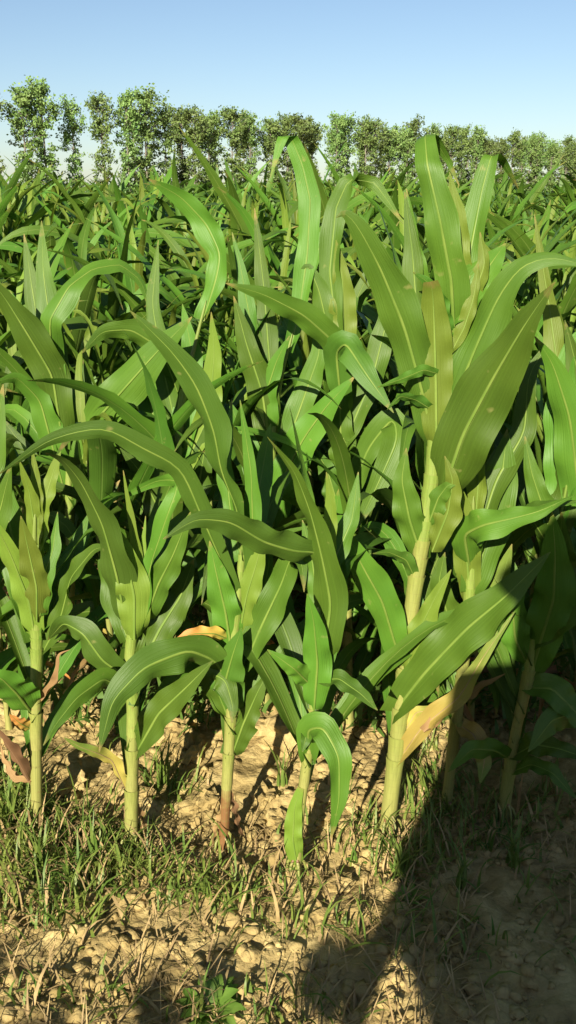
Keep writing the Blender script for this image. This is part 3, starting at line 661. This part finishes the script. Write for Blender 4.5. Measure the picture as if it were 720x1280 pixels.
# crumbs of soil: one mass
tmpl = [lump(rng, 0, 0, 0, 1, 3.1 * k) for k in range(14)]
V, F, o = [], [], 0
for k in range(7500):
    y = rng.uniform(1.05, 3.0) if k % 3 else rng.uniform(1.05, 1.9); x = rng.uniform(-.42 * y - .1, .42 * y + .2)
    if noise.noise((x * 5, y * 5, 22)) < -.18: continue
    rad = .0025 + .019 * rng.random() ** 4; v, f = rng.choice(tmpl); a = rng.uniform(0, 6.28); c, s_ = math.cos(a), math.sin(a)
    q = np.c_[v[:, 0] * c - v[:, 1] * s_, v[:, 0] * s_ + v[:, 1] * c, v[:, 2]] * rad + [x, y, soil_z(x, y) - rad * .05]
    V.append(q); F.append(f + o); o += len(v)
tag(obj('gravel', bigmesh('gravel', np.vstack(V), np.vstack(F), M['soil'], smooth=False)), 'loose crumbs of dry soil strewn over the ground', 'soil', kind='stuff')
# the big clods, one by one
for (px, py, rad) in [(352, 905, .085), (318, 905, .05), (236, 930, .045), (120, 890, .04), (214, 905, .05), (404, 985, .03), (250, 1010, .026), (300, 1080, .028),
                      (180, 985, .03), (440, 990, .03), (425, 1090, .03), (330, 985, .028), (350, 1010, .03), (262, 990, .032), (90, 965, .035), (400, 1130, .028), (452, 1060, .026), (238, 1085, .022), (520, 900, .045), (460, 905, .04)]:
    g = ground_at(px, py + 14); v, f = lump(rng, 0, 0, 0, rad, px * .37, 2)
    o_ = obj('soil_clod', mesh('soil_clod', v, f, M['soil'], smooth=False)); o_.location = (g[0], g[1], soil_z(g[0], g[1]) + rad * .12)
    o_.rotation_euler = (0, 0, rng.uniform(0, 6))
    tag(o_, 'big dry clod of tan earth wedged behind the edge row stalks' if rad >= .08 else 'small dry clod of tan earth lying among the straw', 'clod', None if rad >= .08 else 'clods of dry earth')

# ------------------------------------------------------------------ grass, straw, weeds
def blade(x, y, z, L, az, bend, w_, r, lift=1.0, n=4):
    s = np.linspace(0, 1, n + 1); th = (1 - lift) * 1.35 + bend * s ** 1.3
    st = np.c_[np.sin(th) * math.cos(az), np.sin(th) * math.sin(az), np.cos(th)] * (L / n)
    Q = np.array([x, y, z]) + np.vstack([[0, 0, 0], np.cumsum(st[:-1], axis=0)])
    Q[:, 2] = np.maximum(Q[:, 2], z + .002 - .004 * (s == 0))
    S = np.array([-math.sin(az), math.cos(az), 0]); wd = w_ * (1 - s ** 2) * .5 + .0003
    v = np.vstack([Q - S * wd[:, None], Q + S * wd[:, None]]); k = n + 1; a = np.arange(n)
    return v, np.c_[a, a + 1, a + k + 1, a + k]
def bunch(items, name, mat):
    V, F, o = [], [], 0
    for v, f in items: V.append(v); F.append(f + o); o += len(v)
    return bigmesh(name, np.vstack(V), np.vstack(F), mat)
GP = [  # pixel patches: x, y, spread x, spread y, blades
    (30, 1040, 60, 40, 620), (110, 1060, 60, 40, 480), (60, 1100, 80, 35, 420), (160, 1090, 60, 35, 320), (60, 1150, 90, 30, 200), (230, 1120, 70, 30, 160), (20, 990, 30, 30, 160), (210, 985, 40, 25, 90), (300, 1110, 90, 40, 130),
    (505, 1075, 40, 40, 260), (540, 1010, 40, 60, 260), (600, 1030, 60, 60, 180), (440, 1040, 50, 50, 120), (380, 1150, 120, 40, 120), (530, 930, 30, 40, 120), (670, 1020, 70, 60, 150),
    (435, 850, 50, 35, 240), (360, 830, 60, 30, 160), (250, 880, 60, 30, 120), (130, 900, 60, 40, 120), (690, 1100, 80, 80, 90), (560, 1180, 120, 60, 120), (100, 1255, 160, 25, 90), (340, 1265, 120, 25, 120)]
it, its = [], []
for px, py, sx, sy, n in GP:
    for k in range(int(n * .75)):
        g = ground_at(px + rng.gauss(0, sx * .55), min(1330, py + rng.gauss(0, sy * .5))); z = soil_z(g[0], g[1])
        dryp = rng.random() < .18
        b = blade(g[0], g[1], z, rng.choice([.03, .045, .06, .1]) * rng.uniform(.7, 1.3), rng.uniform(0, 6.28), rng.uniform(.5, 2.2), rng.uniform(.0025, .0075), rng, lift=rng.choice([.4, .7, .85, 1.]))
        (its if dryp else it).append(b)
for k in range(2200):                        # flattened dry grass and bits of straw over the bare strip
    y = rng.uniform(1.08, 1.75) if k % 4 else rng.uniform(1.1, 3.4); x = rng.uniform(-.4 * y - .1, .4 * y + .2)
    if noise.noise((x * 3.2, y * 3.2, 5)) < -.25: continue
    its.append(blade(x, y, soil_z(x, y) + .004, rng.uniform(.015, .085), rng.uniform(0, 6.28), rng.uniform(-.2, .7), rng.uniform(.0014, .0036), rng, lift=rng.choice([.05, .15, .3, .6])))
tag(obj('grass', bunch(it, 'grass', M['grass'])), 'thin green grass sprouting between the stalks', 'grass', kind='stuff')
tag(obj('dry_grass', bunch(its, 'dry_grass', M['straw'])), 'dry straw and withered grass on the soil', 'straw', kind='stuff')
def tuft(px, py, n, L, label, mat='grass', group='grass tufts by the stalks'):
    g = ground_at(px, py); z = soil_z(g[0], g[1]); root = empty('grass_tuft', (g[0], g[1], z)); tag(root, label, 'grass tuft', group)
    for k in range(n):
        v, f = blade(rng.uniform(-.012, .012), rng.uniform(-.012, .012), -.004, L * rng.uniform(.55, 1.15), 6.28 * k / n + rng.uniform(-.3, .3), rng.uniform(.5, 1.7), rng.uniform(.005, .009), rng, n=6)
        obj('blade', bigmesh('blade', v, f, M[mat]), root)
tuft(205, 985, 15, .15, 'spiky bluish green grass tuft right of the yellowing leaf plant'.replace('right of', 'beside'))
tuft(50, 1090, 14, .12, 'low green grass tuft before the pale stalk with dead leaf')
tuft(14, 1030, 14, .15, 'tall green grass tuft by the pale stalk with dead leaf')
tuft(352, 985, 9, .12, 'sparse grass tuft behind the plant with bent down leaf')
tuft(505, 1095, 16, .12, 'dense green grass tuft on the edge of the big shadow')
tuft(575, 1120, 14, .13, 'grass tuft with pale curved blades inside the big shadow')
tuft(640, 1090, 10, .14, 'thin grass tuft at the foot of the shadowed corn plant')
wd_ = []
for k in range(7500):
    y = 2.12 + 2.2 * rng.random() ** 1.2; x = rng.uniform(-.42 * y - .1, .42 * y + .2)
    if noise.noise((x * 2.6, y * 2.6, 31)) < -.22: continue
    z = soil_z(x, y) + rng.random() ** 1.4 * (.12 + .20 * min(1, max(0, y - 2.15) / .5))
    wd_.append(blade(x, y, z, rng.uniform(.03, .10), rng.uniform(0, 6.28), rng.uniform(.6, 2.4), rng.uniform(.006, .018), rng, lift=rng.choice([.3, .6, .9])))
tag(obj('weeds', bunch(wd_, 'weeds', M['weed'])), 'low tangled weeds growing in the shade between the corn rows', 'weeds', kind='stuff')
def weed(px, py, n, s, label):
    g = ground_at(px, py); root = empty('weed', (g[0], g[1], soil_z(g[0], g[1]))); tag(root, label, 'weed')
    for k in range(n):
        az = 2.4 * k; L = s * rng.uniform(.5, 1.0); el = rng.uniform(.5, 1.2); t = np.linspace(0, 1, 7)
        Q = np.c_[np.cos(az) * L * t * math.cos(el), np.sin(az) * L * t * math.cos(el), L * (t * math.sin(el) - .35 * t ** 3)]
        S = np.tile([-math.sin(az), math.cos(az), 0], (7, 1)); wd = L * .15 * np.sin(np.pi * np.clip(t * 1.0, .02, .99)) ** .8 * (.35 + .65 * t) * (1 + .25 * np.sin(t * 22)) + .0006
        v, f, uv = ribbon(Q, S, wd, 4, .25, .2, rng); obj('leaf', bigmesh('leaf', v, f, M['weed_bright'], uv), root)
weed(262, 1266, 30, .10, 'bright green leafy weed on the bare strip before the corn')
weed(446, 1075, 8, .05, 'tiny green weed seedling beside the thick leaning stalk')
weed(508, 1130, 9, .06, 'small round leaved weed where the big shadow begins')

# ------------------------------------------------------------------ poplars along the far side of the field
def poplar(seed, H=11.0):
    r = random.Random(seed); tv, tf, o = [], [], 0; lv, lf, lo = [], [], 0
    def limb(P, ra, sides=5):
        nonlocal o
        v, f, _ = tube(catmull(P, 6), np.linspace(ra[0], ra[1], 6), sides); tv.append(v); tf.append(f + o); o += len(v)
    bx, by = r.uniform(-.25, .25), r.uniform(-.25, .25)
    ax = lambda z: np.array([bx * (z / H) ** 2 + .08 * math.sin(z * .9 + seed), by * (z / H) ** 2, z])
    limb([ax(-.1), ax(H * .3), ax(H * .6), ax(H * .96)], (.15, .03), 7)
    cl = []
    nb = 104; fat = r.uniform(.8, 1.25); gz = r.uniform(.42, .55)
    for k in range(nb):
        q = (k + r.random()) / nb; z = H * (.06 + .92 * q)
        if gz < q < gz + .13 and r.random() < .40: continue
        if q < gz and r.random() < .12: continue
        if q < gz + .06: reach = fat * r.uniform(.45, 1.75)
        else: reach = r.uniform(.7, 2.5) * (1.0 if q < .86 else .62)
        az = r.uniform(0, 6.28); up = r.uniform(.10, .45) if q < .6 else r.uniform(.35, 1.0) if q < .84 else r.uniform(.9, 2.6)
        b = ax(z); e = b + np.array([math.cos(az) * reach, math.sin(az) * reach, reach * up]); e[2] = min(e[2], H * r.uniform(.94, 1.07))
        limb([b, (b + e) / 2 + [0, 0, .1 * reach], e], (.035, .008), 4)
        for m in range(3 if q < .6 else 4):
            t = r.uniform(.35, 1.08); cl.append((b + (e - b) * t + np.array([r.gauss(0, .14), r.gauss(0, .14), r.gauss(0, .12)]), r.uniform(.18, .46) * (1.2 if q > .62 else .85)))
    for c, rad in cl:
        for k in range(17):
            p = c + np.array([r.gauss(0, 1), r.gauss(0, 1), r.gauss(0, .8)]) * rad * .62
            d = nrm(np.array([r.gauss(0, 1), r.gauss(0, 1), r.gauss(0, .6)])); e2 = nrm(np.cross(d, np.array([r.gauss(0, 1), r.gauss(0, 1), r.gauss(0, 1)]))); s = r.uniform(.07, .16)
            lv.append(np.array([p - d * s * 1.2, p - e2 * s * .8, p + d * s * 1.2, p + e2 * s * .8])); lf.append([lo, lo + 1, lo + 2, lo + 3]); lo += 4
    return bigmesh('trunk', np.vstack(tv), np.vstack(tf), M['bark']), bigmesh('crown', np.vstack(lv), np.array(lf), M['poplar'], smooth=False)
POP = [poplar(40 + k * 7) for k in range(7)]
A, B = np.array([-28.5, 86.0]), np.array([66.0, 192.0])
def place_tree(x, y, s, wz, k, label, group):
    o_ = empty('poplar_tree', (x, y, 0), rng.uniform(0, 6.28)); o_.scale = (s * wz, s * wz, s); tag(o_, label, 'tree', group)
    obj('trunk', POP[k][0], o_); obj('crown', POP[k][1], o_)
nT = 48
for k in range(-9, nT + 4):
    q = k / (nT - 1); p = A + (B - A) * q + np.array([rng.uniform(-.6, .6), rng.uniform(-.8, .8)])
    place_tree(p[0], p[1], rng.uniform(.86, 1.02), rng.uniform(.72, 1.0), (k * 5 + k // 7) % 7, 'slim poplar tree in the front line of the windbreak beyond the corn', 'poplars of the front line')
for k in range(22):
    q = .16 + .84 * k / 21; p = A + (B - A) * q + np.array([-2.8 + rng.uniform(-.8, .8), 5.5 + rng.uniform(-1, 1)])
    place_tree(p[0], p[1], rng.uniform(.85, .98), rng.uniform(.85, 1.1), (k * 3 + 2) % 7, 'slim poplar tree in the back line of the windbreak beyond the corn', 'poplars of the back line')
# undergrowth at the feet of the poplars
V, F, o = [], [], 0
for k in range(9000):
    q = rng.uniform(-.2, 1.08); p = A + (B - A) * q; hh = 1.9 + 2.6 * max(0, .5 + noise.noise((q * 40, 3, 1)))
    c = np.array([p[0] + rng.gauss(0, .9), p[1] + rng.gauss(0, 1.2), rng.uniform(.2, hh)]); d = nrm(np.array([rng.gauss(0, 1), rng.gauss(0, 1), rng.gauss(0, 1)])); e2 = nrm(np.cross(d, np.array([rng.gauss(0, 1), rng.gauss(0, 1), 1.]))); s_ = rng.uniform(.12, .3)
    V.append(np.array([c - d * s_, c - e2 * s_ * .7, c + d * s_, c + e2 * s_ * .7])); F.append([o, o + 1, o + 2, o + 3]); o += 4
tag(obj('undergrowth', bigmesh('undergrowth', np.vstack(V), np.array(F), M['shrub'], smooth=False)), 'low bushy undergrowth at the feet of the poplars', 'undergrowth', kind='stuff')

# ------------------------------------------------------------------ behind the camera: the hedge and the photographer that cast the shadows in view
def hedge():
    root = empty('hedge', (-1.5, -1.84, 0)); tag(root, 'dense trackside hedge behind the photographer casting shade on the bare strip', 'hedge')
    V, F, o = [], [], 0; r = random.Random(5); SV, SF, so = [], [], 0
    for k in range(14000):
        x = r.uniform(-4.2, 4.2); H = 1.46 + .03 * noise.noise((x * 1.3, 0, 0)) + .05 * noise.noise((x * 6, 2, 0)); z = r.uniform(.05, H)
        c = np.array([x, r.gauss(0, .16), z]); d = nrm(np.array([r.gauss(0, 1), r.gauss(0, 1), r.gauss(0, 1)])); e2 = nrm(np.cross(d, np.array([r.gauss(0, 1), r.gauss(0, 1), 1.]))); s = r.uniform(.03, .075)
        V.append(np.array([c - d * s, c - e2 * s * .65, c + d * s, c + e2 * s * .65])); F.append([o, o + 1, o + 2, o + 3]); o += 4
    obj('foliage', bigmesh('foliage', np.vstack(V), np.array(F), M['shrub'], smooth=False), root)
    for k in range(60):
        x = -4.1 + 8.2 * k / 59; v, f, _ = tube(np.array([[x, 0, -.05], [x + r.uniform(-.1, .1), r.uniform(-.1, .1), .7], [x + r.uniform(-.15, .15), r.uniform(-.1, .1), 1.35]]), [.018, .012, .004], 5)
        SV.append(v); SF.append(f + so); so += len(v)
    obj('stem', bigmesh('stem', np.vstack(SV), np.vstack(SF), M['bark']), root)
hedge()

def skinned(name, verts, edges, rads, mat, parent=None, sub=2, root_i=0):
    me = bpy.data.meshes.new(name); me.from_pydata(verts, edges, []); me.materials.append(mat)
    o_ = obj(name, me, parent); md = o_.modifiers.new('skin', 'SKIN'); md.use_smooth_shade = True
    sv = me.skin_vertices[0].data
    for k, r_ in enumerate(rads): sv[k].radius = (r_, r_) if not isinstance(r_, tuple) else r_; sv[k].use_root = (k == root_i)
    ss = o_.modifiers.new('sub', 'SUBSURF'); ss.levels = sub; ss.render_levels = sub
    return o_
M['skin'] = simple('skin', (.50, .30, .20), (.46, .27, .18), 6, .55)
M['shirt'] = simple('shirt_cloth', (.10, .13, .20), (.12, .15, .22), 30, .9)
M['trousers'] = simple('trouser_cloth', (.06, .06, .07), (.08, .08, .08), 30, .9)
M['hair'] = simple('hair', (.02, .015, .012), (.03, .02, .015), 30, .6)
M['phone'] = simple('phone_shell', (.02, .02, .022), (.03, .03, .032), 5, .3)
def person(cx, cy):
    root = empty('person', (cx, cy, 0)); tag(root, 'photographer in dark blue shirt holding up a phone with both hands', 'person')
    h = (-cx, -cy - .035, CAM_H - .015)                               # the phone, seen from the person's feet
    def arm(s):                                                        # one arm raised with the phone, the other hanging loosely away from the body
        if s > 0: return (.20, 0, 1.42), (.32, .12, 1.17), (h[0] + .075, h[1] - .05, h[2] - .06), (h[0] + .085, h[1] - .02, h[2] - .015)
        return (-.18, 0, 1.41), (-.235, -.02, 1.12), (-.31, .05, .89), (-.325, .08, .81)
    verts = [(0, 0, .95), (0, 0, 1.15), (0, .01, 1.36), (0, .0, 1.47), (0, .01, 1.53), (0, .03, 1.60), (0, .03, 1.68), (0, .02, 1.74)]
    rads = [(.17, .12), (.15, .11), (.16, .11), .06, .055, (.075, .09), (.08, .095), (.05, .06)]; ed = [(k, k + 1) for k in range(7)]
    for s in (-1, 1):
        b = len(verts); sh, el, wr, hd = arm(s)
        verts += [sh, ((sh[0] + el[0]) / 2, (sh[1] + el[1]) / 2, (sh[2] + el[2]) / 2), el, tuple((a + b_) / 2 for a, b_ in zip(el, wr)), wr, hd]
        rads += [.062, .052, .042, .040, .028, (.034, .024)]; ed += [(2, b)] + [(b + k, b + k + 1) for k in range(5)]
        pm = b + 5
        for fgr in range(4):
            q = len(verts)
            if s > 0:                                                  # four fingers round the back of the phone
                z = h[2] + .03 - .022 * fgr
                verts += [(h[0] + .088, h[1] + .012, z), (h[0] + .062, h[1] + .018, z + .002), (h[0] + (.044 - .004 * (fgr == 3)), h[1] + .014, z)]
            else:                                                      # relaxed, slightly curled
                y = hd[1] + .03 - .02 * fgr; ln = (.9, 1, .95, .75)[fgr]
                verts += [(hd[0], y, hd[2] - .035 * ln), (hd[0] + .008, y + .004, hd[2] - .065 * ln), (hd[0] + .022, y + .008, hd[2] - .088 * ln)]
            rads += [.009, .0085, .007]; ed += [(pm, q), (q, q + 1), (q + 1, q + 2)]
        q = len(verts)
        verts += [(h[0] + .082, h[1] - .022, h[2] + .022), (h[0] + .06, h[1] - .026, h[2] + .04)] if s > 0 else [(hd[0] + .015, hd[1] + .045, hd[2] + .0), (hd[0] + .022, hd[1] + .06, hd[2] - .03)]
        rads += [.0105, .009]; ed += [(pm, q), (q, q + 1)]
        b = len(verts); verts += [(s * .10, 0, .88), (s * .12, .02, .50), (s * .13, -.01, .10), (s * .135, .0, .05), (s * .15, .16, .035)]
        rads += [.095, .062, .045, .045, .035]; ed += [(0, b)] + [(b + k, b + k + 1) for k in range(4)]
    skinned('body', verts, ed, rads, M['skin'], root)
    cv, cr, ce = [(0, 0, .84), (0, 0, 1.0), (0, 0, 1.15), (0, .01, 1.37), (0, .0, 1.46)], [(.38, .20), (.33, .19), (.24, .16), (.20, .13), .085], [(0, 1), (1, 2), (2, 3), (3, 4)]
    for s in (-1, 1):
        b = len(cv); sh, el, wr, hd = arm(s)
        cv += [sh, el, tuple(a * .35 + c * .65 for a, c in zip(el, wr))]; cr += [.085, .075, .066]; ce += [(3, b), (b, b + 1), (b + 1, b + 2)]
    skinned('shirt', cv, ce, cr, M['shirt'], root)
    tv = [(0, 0, .98), (0, 0, .90)]; tr, te = [(.18, .13), (.17, .13)], [(0, 1)]
    for s in (-1, 1):
        b = len(tv); tv += [(s * .105, 0, .80), (s * .12, .02, .48), (s * .13, -.01, .10)]; tr += [.108, .078, .068]; te += [(1, b), (b, b + 1), (b + 1, b + 2)]
    skinned('trousers', tv, te, tr, M['trousers'], root)
    skinned('hair', [(0, -.02, 1.66), (0, .0, 1.73), (0, .03, 1.765)], [(0, 1), (1, 2)], [(.088, .085), (.088, .10), (.055, .06)], M['hair'], root)
    for s in (-1, 1): skinned('shoe', [(s * .135, -.06, .045), (s * .14, .05, .05), (s * .15, .17, .035)], [(0, 1), (1, 2)], [.048, .052, .038], M['hair'], root)
    rv, rf = [], []; an = np.linspace(0, 6.2832, 25)[:-1]                 # brimmed sun hat
    for rad, z in ((.165, 1.655), (.15, 1.672), (.098, 1.685), (.094, 1.745), (.07, 1.785), (.01, 1.795)): rv += [(rad * math.cos(a), .02 + rad * 1.08 * math.sin(a), z) for a in an]
    rf = [(q * 24 + k, q * 24 + (k + 1) % 24, q * 24 + 24 + (k + 1) % 24, q * 24 + 24 + k) for q in range(5) for k in range(24)]
    obj('hat', mesh('hat', rv, rf, M['straw']), root)
    v = [(sx * .038, sy * .0045, sz * .078) for sx in (-1, 1) for sy in (-1, 1) for sz in (-1, 1)]
    p = obj('phone', mesh('phone', v, [(0, 1, 3, 2), (4, 6, 7, 5), (0, 4, 5, 1), (2, 3, 7, 6), (0, 2, 6, 4), (1, 5, 7, 3)], M['phone'], smooth=False))
    p.location = (0, -.035, CAM_H - .005); bv = p.modifiers.new('bevel', 'BEVEL'); bv.width = .003; bv.segments = 2
    tag(p, 'dark phone held up in the hands of the photographer', 'phone')
person(-.03, -.46)
